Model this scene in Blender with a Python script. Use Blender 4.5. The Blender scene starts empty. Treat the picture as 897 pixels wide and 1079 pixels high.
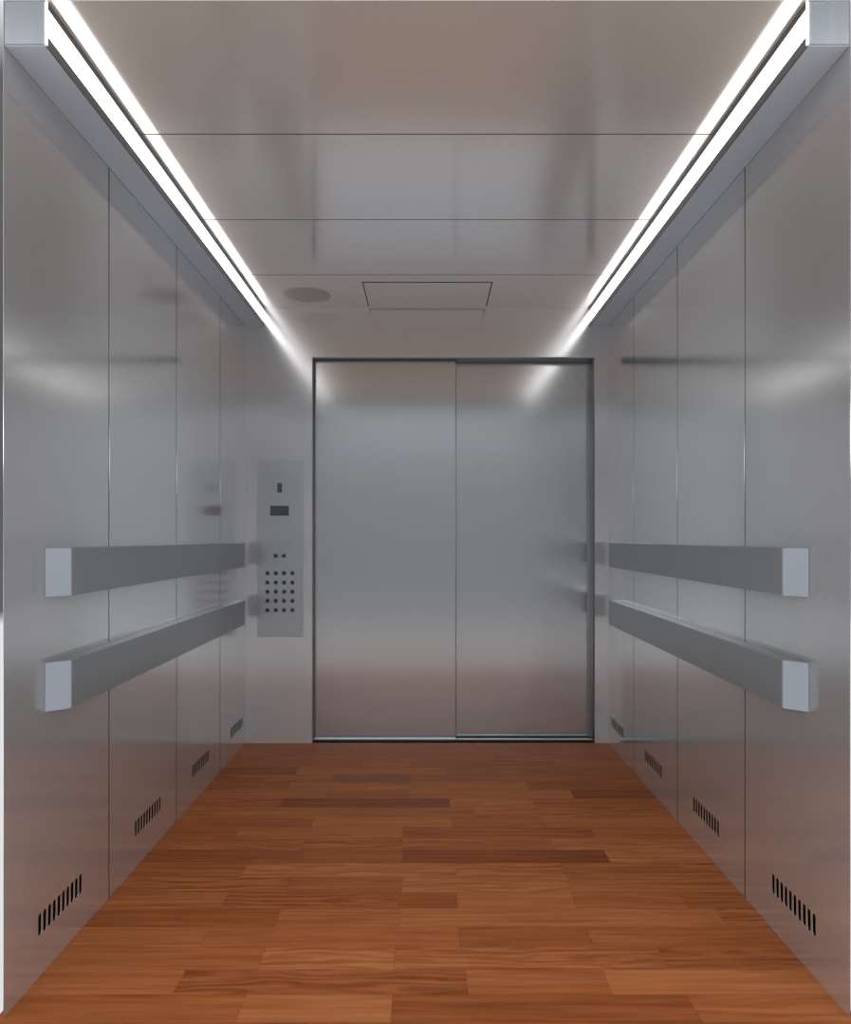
import bpy, bmesh, math, random
from mathutils import Vector, Matrix

random.seed(7)
S = bpy.context.scene
COL = S.collection
U = 0.00512          # metres per layout unit
D = 4.0              # eye to rear wall
HALF = 191 * U       # half the cab width
EYE = 217 * U        # eye height
CEIL = 459 * U       # ceiling height
FRONT = 0.428 * D    # open front of the cab
BACK = D

def Z(h):            # height from units above the floor
    return h * U

# ------------------------------------------------------------------ materials
def new_mat(name):
    m = bpy.data.materials.new(name)
    m.use_nodes = True
    nt = m.node_tree
    return m, nt, nt.nodes['Principled BSDF']

def steel(name, col, rough, metallic=1.0, grain=0.02, axis='x', scale=1.0, tint_var=0.03):
    m, nt, b = new_mat(name)
    b.inputs['Metallic'].default_value = metallic
    tc = nt.nodes.new('ShaderNodeTexCoord')
    mp = nt.nodes.new('ShaderNodeMapping')
    s = {'x': (1.5, 60, 60), 'y': (60, 1.5, 60), 'z': (60, 60, 1.5)}[axis]
    mp.inputs['Scale'].default_value = [v * scale for v in s]
    n = nt.nodes.new('ShaderNodeTexNoise')
    n.inputs['Scale'].default_value = 4
    n.inputs['Detail'].default_value = 3
    nt.links.new(tc.outputs['Object'], mp.inputs['Vector'])
    nt.links.new(mp.outputs['Vector'], n.inputs['Vector'])
    r = nt.nodes.new('ShaderNodeMapRange')
    r.inputs['To Min'].default_value = max(0.01, rough - grain)
    r.inputs['To Max'].default_value = rough + grain
    nt.links.new(n.outputs['Fac'], r.inputs['Value'])
    nt.links.new(r.outputs['Result'], b.inputs['Roughness'])
    mx = nt.nodes.new('ShaderNodeMix'); mx.data_type = 'RGBA'
    mx.inputs['A'].default_value = (*[c * (1 - tint_var) for c in col], 1)
    mx.inputs['B'].default_value = (*[min(1, c * (1 + tint_var)) for c in col], 1)
    nt.links.new(n.outputs['Fac'], mx.inputs['Factor'])
    nt.links.new(mx.outputs['Result'], b.inputs['Base Color'])
    return m

def plain(name, col, rough=0.5, metallic=0.0):
    m, nt, b = new_mat(name)
    n = nt.nodes.new('ShaderNodeTexNoise'); n.inputs['Scale'].default_value = 60
    mx = nt.nodes.new('ShaderNodeMix'); mx.data_type = 'RGBA'
    mx.inputs['A'].default_value = (*[c * .96 for c in col], 1)
    mx.inputs['B'].default_value = (*[min(1, c * 1.04) for c in col], 1)
    nt.links.new(n.outputs['Fac'], mx.inputs['Factor'])
    nt.links.new(mx.outputs['Result'], b.inputs['Base Color'])
    b.inputs['Roughness'].default_value = rough
    b.inputs['Metallic'].default_value = metallic
    return m

WALL = steel('brushed_wall_steel', (.66, .655, .66), .15, .80, axis='y', grain=.006, tint_var=.01)
RETURN = steel('brushed_return_steel', (.60, .61, .63), .16, .66, axis='z', grain=.006, tint_var=.01)
DOORM = steel('satin_door_steel', (.58, .60, .62), .16, .88, axis='z', grain=.006, tint_var=.01)
CEILM = steel('polished_ceiling_steel', (.40, .35, .318), .13, 0, axis='x', grain=.006, tint_var=.01)  # warm base colour paints in the brown reflected from the floor
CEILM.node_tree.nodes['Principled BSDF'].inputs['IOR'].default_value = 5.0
HOUSE = steel('light_housing_steel', (.53, .58, .65), .28, .5, axis='y', grain=.006, tint_var=.01)
MIRROR = steel('polished_cap_steel', (.50, .52, .55), .16, 1.0, axis='z', grain=.01)
RAILM = steel('satin_rail_steel', (.215, .228, .236), .30, .45, axis='y', grain=.004, tint_var=.005)
CAPM = steel('lit_rail_steel', (.25, .27, .305), .32, .4, axis='z', grain=.004, tint_var=.005)  # paler, bluer than the bar: light on the end plates put into the colour
PLATE = steel('panel_plate_steel', (.40, .415, .44), .22, .55, axis='z', grain=.006, tint_var=.01)
FRAME = steel('door_frame_steel', (.20, .215, .225), .30, .8, axis='z')
SILLM = steel('sill_aluminium', (.34, .33, .32), .45, .85, axis='x')
BLACK = plain('black_void', (.004, .004, .004), .9)
BLACK.node_tree.nodes['Principled BSDF'].inputs['Specular IOR Level'].default_value = 0
SEAM = plain('dark_seam', (.012, .012, .013), .8)
SEAM.node_tree.nodes['Principled BSDF'].inputs['Specular IOR Level'].default_value = .05
DISPLAY = plain('dark_glass', (.06, .068, .072), .14)
BUTTON = steel('dark_button_steel', (.06, .066, .072), .3, .6)
SPEAK = steel('grey_grille', (.33, .31, .295), .25, .3)

LAMP, nt, b = new_mat('lamp_diffuser')
b.inputs['Base Color'].default_value = (.9, .9, .88, 1)
b.inputs['Emission Color'].default_value = (1, .985, .955, 1)
b.inputs['Emission Strength'].default_value = 3.3

# wood
WOOD, nt, b = new_mat('parquet_wood')
def N(t, **kw):
    n = nt.nodes.new(t)
    for k, v in kw.items():
        n.inputs[k].default_value = v
    return n
def L(a, ao, c, ci): nt.links.new(a.outputs[ao], c.inputs[ci])
tc = N('ShaderNodeTexCoord')
at = N('ShaderNodeAttribute'); at.attribute_name = 'plank'
sep = N('ShaderNodeSeparateColor'); L(at, 'Color', sep, 'Color')
off = N('ShaderNodeVectorMath'); off.operation = 'MULTIPLY_ADD'
L(at, 'Color', off, 0)
off.inputs[1].default_value = (0, 37, 91)
L(tc, 'Object', off, 2)
mp = N('ShaderNodeMapping'); mp.inputs['Scale'].default_value = (1.1, 22, 1); L(off, 0, mp, 'Vector')
n1 = N('ShaderNodeTexNoise', Scale=2.2, Detail=6, Roughness=.62, Distortion=.5); L(mp, 'Vector', n1, 'Vector')
mp2 = N('ShaderNodeMapping'); mp2.inputs['Scale'].default_value = (4, 90, 1); L(off, 0, mp2, 'Vector')
n2 = N('ShaderNodeTexNoise', Scale=2.0, Detail=4, Roughness=.6); L(mp2, 'Vector', n2, 'Vector')
mp3 = N('ShaderNodeMapping'); mp3.inputs['Scale'].default_value = (.9, 5, 1); L(off, 0, mp3, 'Vector')
wv = N('ShaderNodeTexWave', Scale=2.0, Distortion=14, Detail=3); wv.bands_direction = 'Y'; L(mp3, 'Vector', wv, 'Vector')
wv.inputs['Detail Scale'].default_value = 1.6
ramp = N('ShaderNodeValToRGB')
e = ramp.color_ramp.elements
WD, WM, WL = (.135, .032, .010, 1), (.305, .094, .030, 1), (.470, .180, .068, 1)
e[0].position = 0; e[0].color = WD
e[1].position = 1; e[1].color = WL
k = e.new(.5); k.color = WM
# tone + grain
def M(op, a=None, b_=None, c=None):
    m = N('ShaderNodeMath'); m.operation = op
    for i, v in enumerate((a, b_, c)):
        if v is None: continue
        if isinstance(v, tuple): L(v[0], v[1], m, i)
        else: m.inputs[i].default_value = v
    return m
g1 = M('MULTIPLY_ADD', (n1, 'Fac'), 1.0, -.5)
g2 = M('MULTIPLY_ADD', (n2, 'Fac'), .34, -.17)
g3a = M('MULTIPLY_ADD', (wv, 'Fac'), .26, -.13)
g3 = M('MULTIPLY', (g3a, 0), (sep, 'Blue'))
s1 = M('ADD', (g1, 0), (g2, 0)); s2 = M('ADD', (s1, 0), (g3, 0)); s3 = M('ADD', (s2, 0), (sep, 'Red'))
L(s3, 0, ramp, 'Fac')
L(ramp, 'Color', b, 'Base Color')
b.inputs['Roughness'].default_value = .5
b.inputs['Specular IOR Level'].default_value = .04
bp = N('ShaderNodeBump', Strength=.06, Distance=.002); L(n2, 'Fac', bp, 'Height'); L(bp, 'Normal', b, 'Normal')

# ------------------------------------------------------------------ helpers
def link(name, me, mat, parent=None, smooth=False):
    o = bpy.data.objects.new(name, me)
    COL.objects.link(o)
    if mat:
        me.materials.clear(); me.materials.append(mat)
    if parent: o.parent = parent
    return o

def tag(o, label=None, cat=None, group=None, kind=None):
    if label: o['label'] = label
    if cat: o['category'] = cat
    if group: o['group'] = group
    if kind: o['kind'] = kind
    return o

def empty(name, loc):
    o = bpy.data.objects.new(name, None)
    o.empty_display_size = .1
    COL.objects.link(o); o.location = loc
    return o

def bm_box(bm, lo, hi, bevel=0.0, seg=2):
    g = bmesh.ops.create_cube(bm, size=1)
    vs = g['verts']
    for v in vs:
        v.co = Vector([lo[i] + (v.co[i] + .5) * (hi[i] - lo[i]) for i in range(3)])
    if bevel:
        es = list({ed for v in vs for ed in v.link_edges})
        bmesh.ops.bevel(bm, geom=es, offset=bevel, segments=seg, affect='EDGES', profile=.5)

def mesh_of(bm, name, origin=(0, 0, 0)):
    bmesh.ops.recalc_face_normals(bm, faces=bm.faces[:])
    bmesh.ops.translate(bm, vec=-Vector(origin), verts=bm.verts[:])
    me = bpy.data.meshes.new(name)
    bm.to_mesh(me); bm.free()
    return me

def box(name, lo, hi, mat, parent=None, bevel=0.0, origin=(0, 0, 0)):
    bm = bmesh.new(); bm_box(bm, lo, hi, bevel)
    return link(name, mesh_of(bm, name, origin), mat, parent)

def extrude_outline(name, outer, holes, thick, fn, mat, parent=None):
    """Fill a 2-D outline with holes, thickness `thick`, and map (a, b, t) to 3-D with fn."""
    cu = bpy.data.curves.new(name + '_tmp', 'CURVE')
    cu.dimensions = '2D'; cu.fill_mode = 'BOTH'; cu.extrude = .5
    for pts in [outer] + holes:
        sp = cu.splines.new('POLY'); sp.points.add(len(pts) - 1)
        for p, (a, c) in zip(sp.points, pts): p.co = (a, c, 0, 1)
        sp.use_cyclic_u = True
    ob = bpy.data.objects.new('tmp', cu); COL.objects.link(ob)
    dg = bpy.context.evaluated_depsgraph_get(); dg.update()
    me = bpy.data.meshes.new_from_object(ob.evaluated_get(dg))
    bpy.data.objects.remove(ob); bpy.data.curves.remove(cu)
    me.name = name
    bm = bmesh.new(); bm.from_mesh(me)
    bmesh.ops.remove_doubles(bm, verts=bm.verts[:], dist=1e-6)
    for v in bm.verts:
        v.co = Vector(fn(v.co.x, v.co.y, (v.co.z + .5) * thick))
    bmesh.ops.recalc_face_normals(bm, faces=bm.faces[:])
    bm.to_mesh(me); bm.free()
    return link(name, me, mat, parent)

def slot_outline(c, z0, z1, w, n=6):
    r = w / 2
    p = []
    for i in range(n + 1):
        a = math.pi * i / n
        p.append((c + r * math.cos(a), z1 - r + r * math.sin(a)))
    for i in range(n + 1):
        a = math.pi + math.pi * i / n
        p.append((c + r * math.cos(a), z0 + r + r * math.sin(a)))
    return p

# ------------------------------------------------------------------ floor (parquet in one mesh)
ROW = .026 * D
ROW0 = .4502 * D
P = lambda px, d: (px - 450) * d * U
rows = {   # row index: (joints in the photo, tones)
 -1: ([254, 413, 732], [.42, .62, .30, .52]),
 0: ([189, 492, 640], [.56, .34, .50, .66]),
 1: ([276, 416, 699], [.52, .64, .50, .40]),
 2: ([216, 484, 622], [.56, .52, .40, .46]),
 3: ([293, 422, 760], [.36, .54, .60, .50]),
 4: ([237, 420, 482, 605, 720], [.54, .38, .34, .62, .52, .40]),
 5: ([305, 424, 600], [.48, .44, .62, .52]),
 6: ([257, 480, 593, 720], [.44, .60, .50, .46, .5]),
 7: ([319, 424, 640], [.32, .40, .20, .66]),
 8: ([319, 424, 582], [.50, .46, .50, .62]),
 9: ([250, 424, 625], [.44, .58, .40, .50]),
 10: ([209, 330, 476, 574], [.5, .46, .64, .50, .64]),
 11: ([336, 500, 611], [.56, .52, .58, .48]),
 12: ([296, 474, 562], [.46, .16, .66, .46]),
 13: ([345, 432, 603], [.58, .46, .62, .18]),
 14: ([304, 432, 556], [.38, .60, .62, .34]),
 15: ([280, 351, 432, 600], [.38, .50, .20, .46, .40]),
 16: ([313, 470, 550], [.24, .62, .46, .40]),
 17: ([304, 381, 432, 585], [.36, .44, .58, .40, .5]),
 18: ([330, 520], [.36, .46, .38]),
 19: ([290, 440, 545], [.44, .34, .46, .38]),
 20: ([370, 500], [.34, .40, .34]),
}
bm = bmesh.new()
lay = bm.loops.layers.float_color.new('plank')
XE = 194.5 * U
for k in range(-3, 24):
    ya, yb = ROW0 + k * ROW, ROW0 + (k + 1) * ROW
    ya = max(ya, .412 * D)
    yb = min(yb, 1.06 * D)
    if yb <= ya: continue
    dm = (ROW0 + (k + .5) * ROW) / D
    if k in rows:
        js, ts = rows[k]
        xs = [P(p, dm) for p in js]
    else:
        xs, x = [], -XE + random.uniform(.1, .5)
        while x < XE - .05:
            xs.append(x); x += random.uniform(.45, .75)
        ts = [random.uniform(.3, .6) for _ in range(len(xs) + 1)]
    xs = [-XE] + xs + [XE]
    for i in range(len(xs) - 1):
        g = .0004
        vs = [bm.verts.new(p) for p in ((xs[i] + g, ya + g, 0), (xs[i + 1] - g, ya + g, 0), (xs[i + 1] - g, yb - g, 0), (xs[i] + g, yb - g, 0))]
        f = bm.faces.new(vs)
        sw = random.choice((0, 0, .3, 1)) if (k, i) not in {(8, 1), (4, 1), (1, 3), (0, 1), (14, 1)} else 1
        c = (ts[i], random.random(), sw)
        for lp in f.loops: lp[lay] = (c[0], c[1], c[2], 1)
for f in bm.faces: f.normal_update()
top = [f for f in bm.faces]
# body of the boards under the strips
n0 = len(bm.faces)
bm_box(bm, (-XE, .412 * D, -.03), (XE, 1.06 * D, -.0006))
bm.faces.ensure_lookup_table()
for f in bm.faces[n0:]:
    for lp in f.loops: lp[lay] = (.15, .5, 0, 1)
for f in top:
    if f.normal.z < 0: f.normal_flip()
me = bpy.data.meshes.new('floor'); bm.to_mesh(me); bm.free()
fl = link('floor', me, WOOD)
tag(fl, 'reddish brown strip parquet floor of the lift cab', 'floor', kind='structure')

# ------------------------------------------------------------------ side walls with vents
SEAMS = [.428, .570, .7235, .876, 1.0]
GAP = .0065
VENTS = [(.468, .523), (.6225, .6785), (.774, .8295), (.925, .980)]
SLOT_W, V0, V1, NS = .0150, Z(20.6), Z(31.3), 10
where = ['nearest the open front', 'second from the open front', 'third from the open front', 'nearest the rear doors']

def build_side(sgn, side):
    wl = box('wall_' + side, (0, 0, 0), (1, 1, 1), SEAM)   # replaced below: backing shell behind the sheets
    x0, x1 = sgn * (HALF + .0012), sgn * (HALF + .05)
    bm = bmesh.new()
    bm_box(bm, (min(x0, x1) , FRONT + .12, -.02), (max(x0, x1), BACK + .06, CEIL + .02))
    # pockets are hidden behind the slot liners, so the backing starts a little further out
    wl.data = mesh_of(bm, 'wall_' + side)
    wl.data.materials.append(SEAM)
    tag(wl, 'brushed steel %s side wall of the lift made of four tall sheets' % side, 'wall', kind='structure')
    for i in range(4):
        ya = SEAMS[i] * D + (GAP / 2 if i else 0)
        yb = SEAMS[i + 1] * D - (GAP / 2 if i < 3 else 0)
        d0, d1 = VENTS[i]
        cs = [d0 * D + (d1 - d0) * D * k / (NS - 1) for k in range(NS)]
        holes = [slot_outline(c, V0, V1, SLOT_W) for c in cs]
        extrude_outline('panel', [(ya, 0.001), (yb, 0.001), (yb, CEIL - .0005), (ya, CEIL - .0005)], holes, .0009,
                        lambda a, c, t: (sgn * (HALF + t), a, c), WALL, wl)
        root = empty('air_vent', (sgn * HALF, (d0 + d1) / 2 * D, V0))
        tag(root, 'row of black vent slots low in the %s wall, %s' % (side, where[i]), 'vent',
            'vent slots along the foot of the walls')
        for c in cs:
            bm = bmesh.new()
            ol = slot_outline(c, V0 - .0002, V1 + .0002, SLOT_W + .0004)
            rear = [bm.verts.new((sgn * (HALF + .0003), a, z)) for a, z in ol]
            fr = [bm.verts.new((sgn * (HALF + .0001), a, z)) for a, z in ol]
            bm.faces.new(rear)
            for q in range(len(ol)):
                bm.faces.new((rear[q], rear[(q + 1) % len(ol)], fr[(q + 1) % len(ol)], fr[q]))
            link('slot', mesh_of(bm, 'slot', root.location), BLACK, root)
    return wl

build_side(-1, 'left')
build_side(1, 'right')

# ------------------------------------------------------------------ ceiling
ce = box('ceiling', (-HALF - .05, FRONT + .12, CEIL + .0025), (HALF + .05, BACK + .06, CEIL + .05), SEAM)
tag(ce, 'polished steel lift ceiling of four wide sheets with thin dark joints', 'ceiling', kind='structure')
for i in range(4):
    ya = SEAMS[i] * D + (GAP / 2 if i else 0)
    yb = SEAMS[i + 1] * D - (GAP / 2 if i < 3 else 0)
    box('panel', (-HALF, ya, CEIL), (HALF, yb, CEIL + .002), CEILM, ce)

# ceiling hatch: a flush lid in a dark joint
hx0, hx1, hy0, hy1 = -61.5 * U, 62.5 * U, .900 * D, .994 * D
h = empty('ceiling_hatch', ((hx0 + hx1) / 2, (hy0 + hy1) / 2, CEIL - .003))
tag(h, 'rectangular flush steel hatch outlined by a dark joint in the ceiling before the rear wall', 'hatch')
box('joint', (hx0, hy0, CEIL - .0008), (hx1, hy1, CEIL), SEAM, h, origin=h.location)
g = .0055
box('lid', (hx0 + g, hy0 + g, CEIL - .003), (hx1 - g, hy1 - g, CEIL - .0008), CEILM, h, .0005, origin=h.location)

# round flush speaker grille
sx, sy, sr = -119.5 * U, .949 * D, .119
sp = empty('ceiling_speaker', (sx, sy, CEIL - .004))
tag(sp, 'faint round grey flush speaker disc in the ceiling left of the hatch', 'speaker')
bm = bmesh.new()
prof = [(0, .0032), (sr * .90, .0032), (sr * .94, .0034), (sr * .985, .0035), (sr, .0038), (sr, .004)]
ring = []
for r, z in prof:
    if r == 0: ring.append([bm.verts.new((sx, sy, CEIL - .004 + z))]); continue
    ring.append([bm.verts.new((sx + r * math.cos(2 * math.pi * q / 64), sy + r * math.sin(2 * math.pi * q / 64), CEIL - .004 + z)) for q in range(64)])
for a, c in zip(ring, ring[1:]):
    for q in range(64):
        if len(a) == 1: bm.faces.new((a[0], c[q], c[(q + 1) % 64]))
        else: bm.faces.new((a[q], c[q], c[(q + 1) % 64], a[(q + 1) % 64]))
link('grille', mesh_of(bm, 'grille', sp.location), SPEAK, sp)

# ------------------------------------------------------------------ rear wall, frame, doors, sill
OL, OR, OT = -121 * U, 177 * U, (217 + 190) * U
extrude_outline('wall_back', [(-HALF - .0019, 0), (OL, 0), (OL, OT), (OR, OT), (OR, 0), (HALF + .0019, 0), (HALF + .0019, CEIL + .002), (-HALF - .0019, CEIL + .002)], [], .02,
                lambda a, c, t: (a, BACK + t, c), RETURN)
tag(bpy.data.objects['wall_back'], 'steel rear wall around the door opening with a wide left return and header', 'wall', kind='structure')
# lining of the opening
q = .004
extrude_outline('trim_1', [(OL - .01, 0), (OL, 0), (OL, OT), (OR, OT), (OR, 0), (OR + .01, 0), (OR + .01, OT + .01), (OL - .01, OT + .01)], [], .030,
                lambda a, c, t: (a, BACK + .02 + t, c), FRAME)
tag(bpy.data.objects['trim_1'], 'dark grey lining of the lift door opening', 'door frame', kind='structure')
# deeper right jamb behind which the second leaf slides
box('trim_2', (OR, BACK + .051, 0), (OR + .012, BACK + .16, OT + .06), FRAME)
tag(bpy.data.objects['trim_2'], 'dark grey jamb at the right edge of the lift doors', 'door frame', kind='structure')
box('trim_3', (OL - .06, BACK + .155, 0), (OR + .06, BACK + .17, OT + .06), SEAM)
tag(bpy.data.objects['trim_3'], 'dark landing side behind the lift doors', 'wall', kind='structure')
d1y, d2y = 1.018 * D, 1.0257 * D
JX = 30.5 * U
d = empty('door_1', (OL, d1y, .012))
tag(d, 'wider left satin steel sliding lift door leaf standing forward', 'door', kind='structure')
box('leaf', (OL - .03, d1y, .0067), (JX, d1y + .028, OT + .04), DOORM, d, .0004, origin=d.location)
e2 = box('edge_seal', (JX, d1y + .0006, .0067), (JX + .0045, d1y + .024, OT + .04), FRAME, d, .0004, origin=d.location)
e2['label'] = 'dark edge strip where the two leaves overlap'
d = empty('door_2', (JX, d2y, .012))
tag(d, 'narrower right satin steel sliding lift door leaf set back', 'door', kind='structure')
box('leaf', (JX - .06, d2y, .0067), (OR - .001, d2y + .028, OT + .04), DOORM, d, .0004, origin=d.location)
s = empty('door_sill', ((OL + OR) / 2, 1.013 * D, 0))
tag(s, 'thin bright metal sill strip on the floor below the lift doors', 'sill')
box('strip', (OL + .001, 1.0135 * D, 0), (OR - .001, 1.0175 * D, .0068), SILLM, s, .0005, origin=s.location)
box('shadow_strip', (OL + .001, BACK + .004, 0), (OR - .001, 1.0135 * D, .0008), SEAM, s, origin=s.location)  # dark strip paints the shadow on the floor before the doors
box('track', (OL + .001, 1.0175 * D, 0), (OR - .001, 1.037 * D, .0065), SEAM, s, .0005, origin=s.location)

# ------------------------------------------------------------------ lights
def light(sgn, side):
    w, zb, zt = 19.5 * U, EYE + 221.8 * U, CEIL
    y0, y1 = FRONT + .0015, BACK - .0005
    xi, xo = sgn * (HALF - w), sgn * HALF
    root = empty('strip_light', (sgn * (HALF - w / 2), y0, zb))
    tag(root, 'glowing square steel strip light along the top of the %s wall' % side, 'strip light',
        'strip lights along the ceiling edges')
    X = lambda a: (min(a), max(a))
    xa, xb = X((xi + sgn * .004, xo - sgn * .0003))
    box('housing', (xa, y0 + .0012, zb), (xb, y1, zt - .0003), HOUSE, root, .0012, origin=root.location)
    # glowing slab on the inner face, its front edge showing
    xa, xb = X((xi + sgn * .0012, xi + sgn * .004))
    box('diffuser', (xa, y0, zb + .0030), (xb, y1, zt - .0012), LAMP, root, origin=root.location)
    # lips that cover the diffuser above and below
    xa, xb = X((xi, xi + sgn * .0012))
    bm = bmesh.new()
    bm_box(bm, (xa, y0 + .004, zb), (xb, y1, zb + 4.6 * U))
    xc = X((xi + sgn * .0012, xi + sgn * .0042))
    bm_box(bm, (xc[0], y0 + .0012, zb), (xc[1], y1, zb + .0029))
    bm_box(bm, (xa, y0 + .004, zt - 3.2 * U), (xb, y1, zt - .0004))
    link('lip', mesh_of(bm, 'lip', root.location), FRAME, root)
    # mirror-bright front plate framed by a dark joint
    xa, xb = X((xi + sgn * .0045, xo - sgn * .0010))
    box('joint', (xa, y0, zb + .001), (xb, y0 + .0012, zt - .001), FRAME, root, origin=root.location)
    xa, xb = X((xi + sgn * .0065, xo - sgn * .003))
    box('end_cap', (xa, y0 - .0015, zb + .003), (xb, y0, zt - .003), MIRROR, root, .0006, origin=root.location)
light(-1, 'left')
light(1, 'right')

# ------------------------------------------------------------------ handrails
def rail(sgn, side, zt, zb, which):
    pr = .046 * HALF + .001
    ya, yb = .474 * D, .486 * D
    yc, yd = .949 * D, .961 * D
    z0, z1 = Z(217 - zb), Z(217 - zt)
    root = empty('handrail', (sgn * HALF, (ya + yd) / 2, z0))
    tag(root, '%s steel handrail bar on the %s wall' % (which, side), 'handrail', 'handrails along the side walls')
    def prism(name, pts, mat, bev=.0012):
        bm = bmesh.new()
        lo = [bm.verts.new((sgn * (HALF - a), y, z0)) for a, y in pts]
        hi = [bm.verts.new((sgn * (HALF - a), y, z1)) for a, y in pts]
        n = len(pts)
        bm.faces.new(lo); bm.faces.new(hi)
        for q in range(n): bm.faces.new((lo[q], lo[(q + 1) % n], hi[(q + 1) % n], hi[q]))
        bmesh.ops.recalc_face_normals(bm, faces=bm.faces[:])
        bmesh.ops.bevel(bm, geom=bm.edges[:], offset=bev, segments=2, affect='EDGES')
        return link(name, mesh_of(bm, name, root.location), mat, root)
    t = .004
    # bar between the two angled returns
    prism('bar', [(0.0004, ya + t * 1.6), (pr, yb), (pr, yc), (0.0004, yd - t * 1.6)], RAILM)
    # angled end plates returning to the wall
    e1 = prism('end_plate', [(0.0004, ya), (0.0004, ya + t * 1.55), (pr - .0004, yb - .0004), (pr, yb - t)], CAPM, .0008)
    e1['label'] = 'pale angled end plate facing the open front'
    prism('end_plate', [(0.0004, yd), (0.0004, yd - t * 1.55), (pr - .0004, yc + .0004), (pr, yc + t)], CAPM, .0008)
for sgn, side in ((-1, 'left'), (1, 'right')):
    rail(sgn, side, 5.6, 29.9, 'upper')
    rail(sgn, side, 63.0, 87.4, 'lower')

# ------------------------------------------------------------------ control panel
cx = lambda px: (px - 450) * U
cz = lambda py: EYE + (566 - py) * U
cp = empty('control_panel', (cx(295.5), BACK, cz(671)))
tag(cp, 'flush steel lift control panel with display and dark round buttons on the left return', 'control panel')
o = cp.location
F = BACK - .0022
box('plate', (cx(271), F, cz(671)), (cx(320), BACK + .0006, cz(485)), PLATE, cp, .0008, origin=o)
def framed(name, x0, x1, y0, y1, lab):
    p = box(name, (cx(x0), F - .0012, cz(y1)), (cx(x1), F, cz(y0)), DISPLAY, cp, .0005, origin=o)
    p['label'] = lab
framed('key_slot', 292.4, 297.4, 509, 519, 'small dark upright slot')
framed('display', 284.8, 304.6, 533, 543.4, 'dark rectangular display')
btn = None
def button(px, py):
    global btn
    c = Vector((cx(px), F, cz(py)))
    if btn is None:
        bm = bmesh.new()
        prof = [(.0114, 0), (.0114, .0010), (.0108, .0016), (.0100, .0016), (.0094, .0010), (.0088, .0010), (.0082, .0030), (.0070, .0036), (0, .0036)]
        rg = []
        for r, t in prof:
            rg.append([bm.verts.new((r * math.cos(2 * math.pi * q / 24), -t, r * math.sin(2 * math.pi * q / 24))) for q in range(24)] if r else [bm.verts.new((0, -t, 0))])
        for a, b2 in zip(rg, rg[1:]):
            for q in range(24):
                if len(b2) == 1: bm.faces.new((a[q], a[(q + 1) % 24], b2[0]))
                else: bm.faces.new((a[q], a[(q + 1) % 24], b2[(q + 1) % 24], b2[q]))
        btn = link('button', mesh_of(bm, 'button'), BUTTON, cp); b2 = btn
    else:
        b2 = btn.copy(); COL.objects.link(b2); b2.parent = cp
    b2.location = c - o
for px in (290.7, 299.3): button(px, 585.6)
for py in (604, 613.8, 623.4, 633, 642.8):
    for px in (282, 290.8, 299.5, 308.3): button(px, py)

# ------------------------------------------------------------------ world: pale studio hall, light floor, grey sides, unseen bright bands added as fill
w = bpy.data.worlds.new('world'); S.world = w; w.use_nodes = True
nt = w.node_tree
bg = nt.nodes['Background']
tc = N('ShaderNodeTexCoord')
sp = N('ShaderNodeSeparateXYZ'); L(tc, 'Generated', sp, 'Vector')
def wramp(stops):
    r = N('ShaderNodeValToRGB')
    el = r.color_ramp.elements
    while len(el) > 2: el.remove(el[-1])
    for i, (p, c) in enumerate(stops):
        x = el[i] if i < 2 else el.new(p)
        x.position = p; x.color = (*c, 1)
    return r
zr = M('MULTIPLY_ADD', (sp, 'Z'), .5, .5)
g = lambda v, t=(.97, 1.0, 1.03): tuple(v * a for a in t)
zs = lambda z: z * .5 + .5
lo = g(2.1, (1.06, 1.0, .95))  # unseen glow added from below to light the ceiling
floor_near = g(.80, (.92, 1.0, 1.09))
br = (.38, .20, .11)  # brown band added to warm the reflection in the header
top = g(1.1)
floor_far = g(.60)
back = wramp([(0, lo), (zs(-.66), lo), (zs(-.54), floor_near), (zs(-.34), floor_near), (zs(-.29), br), (zs(-.17), br), (zs(-.155), floor_far), (zs(-.125), floor_far), (zs(-.115), g(.25)), (zs(.20), g(.26)), (zs(.26), g(6.6)),
              (zs(.42), g(6.6)), (zs(.46), g(.42)), (zs(.64), g(.42)), (zs(.70), top), (1, top)])  # brightest band is an added fill for the rear of the cab
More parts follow.
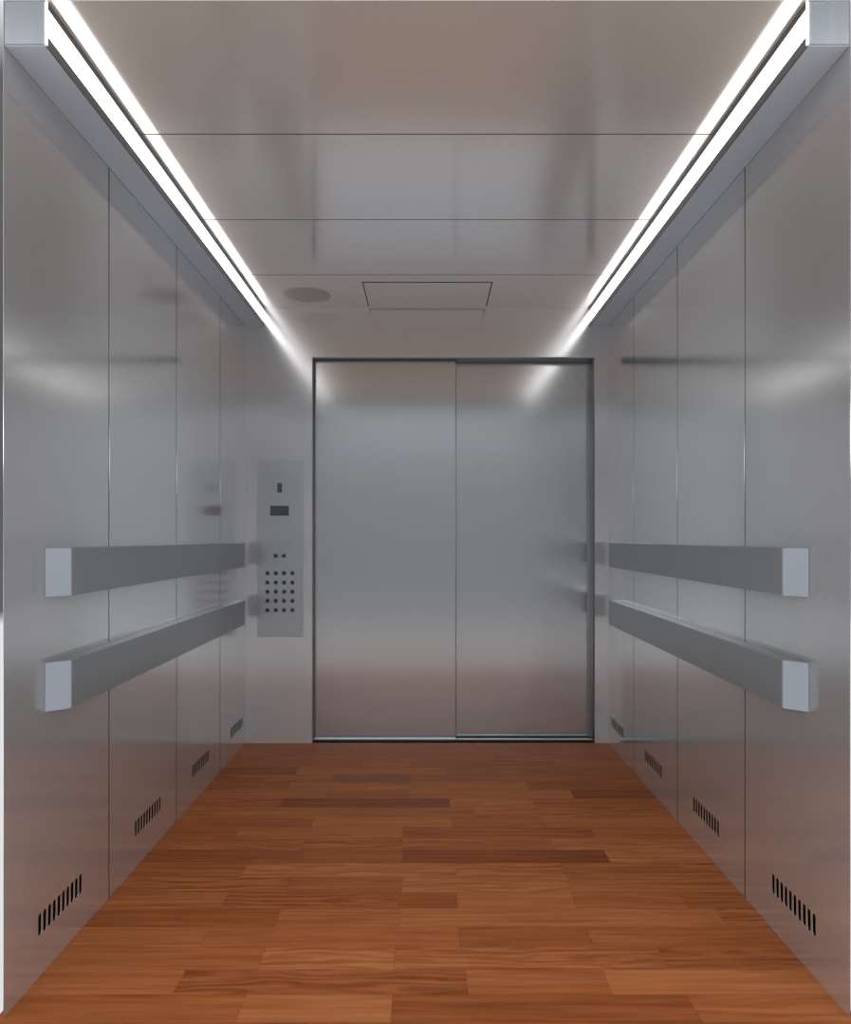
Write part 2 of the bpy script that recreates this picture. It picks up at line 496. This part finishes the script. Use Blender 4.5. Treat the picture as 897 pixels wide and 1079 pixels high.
side = wramp([(0, lo), (zs(-.66), lo), (zs(-.54), g(1.0)), (zs(-.105), g(1.0)), (zs(-.095), g(.50)), (zs(.20), g(.50)), (zs(.26), g(6.6)),
              (zs(.42), g(6.6)), (zs(.46), g(.42)), (zs(.64), g(.42)), (zs(.70), top), (1, top)])
fwd = wramp([(0, g(.75)), (.450, g(.78)), (.455, g(.115)), (.60, g(.10)), (.74, g(.12)), (.765, g(.75)), (1, g(.9))])
L(zr, 0, back, 'Fac'); L(zr, 0, fwd, 'Fac'); L(zr, 0, side, 'Fac')
xa = M('ABSOLUTE', (sp, 'X'))
xr = N('ShaderNodeMapRange'); L(xa, 0, xr, 'Value')
xr.inputs['From Min'].default_value = .24; xr.inputs['From Max'].default_value = .32
mb = N('ShaderNodeMix'); mb.data_type = 'RGBA'
L(xr, 'Result', mb, 'Factor'); L(back, 'Color', mb, 'A'); L(side, 'Color', mb, 'B')
yr = N('ShaderNodeMapRange'); L(sp, 'Y', yr, 'Value')
yr.inputs['From Min'].default_value = -.2; yr.inputs['From Max'].default_value = .3
mx = N('ShaderNodeMix'); mx.data_type = 'RGBA'
L(yr, 'Result', mx, 'Factor'); L(mb, 'Result', mx, 'A'); L(fwd, 'Color', mx, 'B')
L(mx, 'Result', bg, 'Color')
bg.inputs['Strength'].default_value = 1.0

# ------------------------------------------------------------------ camera and view
cam = bpy.data.cameras.new('camera')
co = bpy.data.objects.new('camera', cam); COL.objects.link(co)
co.location = (0, 0, EYE)
co.rotation_euler = (math.pi / 2, 0, 0)
cam.sensor_fit = 'VERTICAL'; cam.sensor_height = 36
cam.lens = 36 * (D / U) / 1079
cam.shift_y = 26.5 / 1079
cam.shift_x = -1.5 / 1079
cam.clip_start = .05
S.camera = co
S.view_settings.view_transform = 'Standard'
S.view_settings.look = 'None'
S.view_settings.exposure = 0
S.view_settings.gamma = 1
S.view_settings.use_curve_mapping = False
S.cycles.max_bounces = 16
S.cycles.glossy_bounces = 2
S.cycles.diffuse_bounces = 6
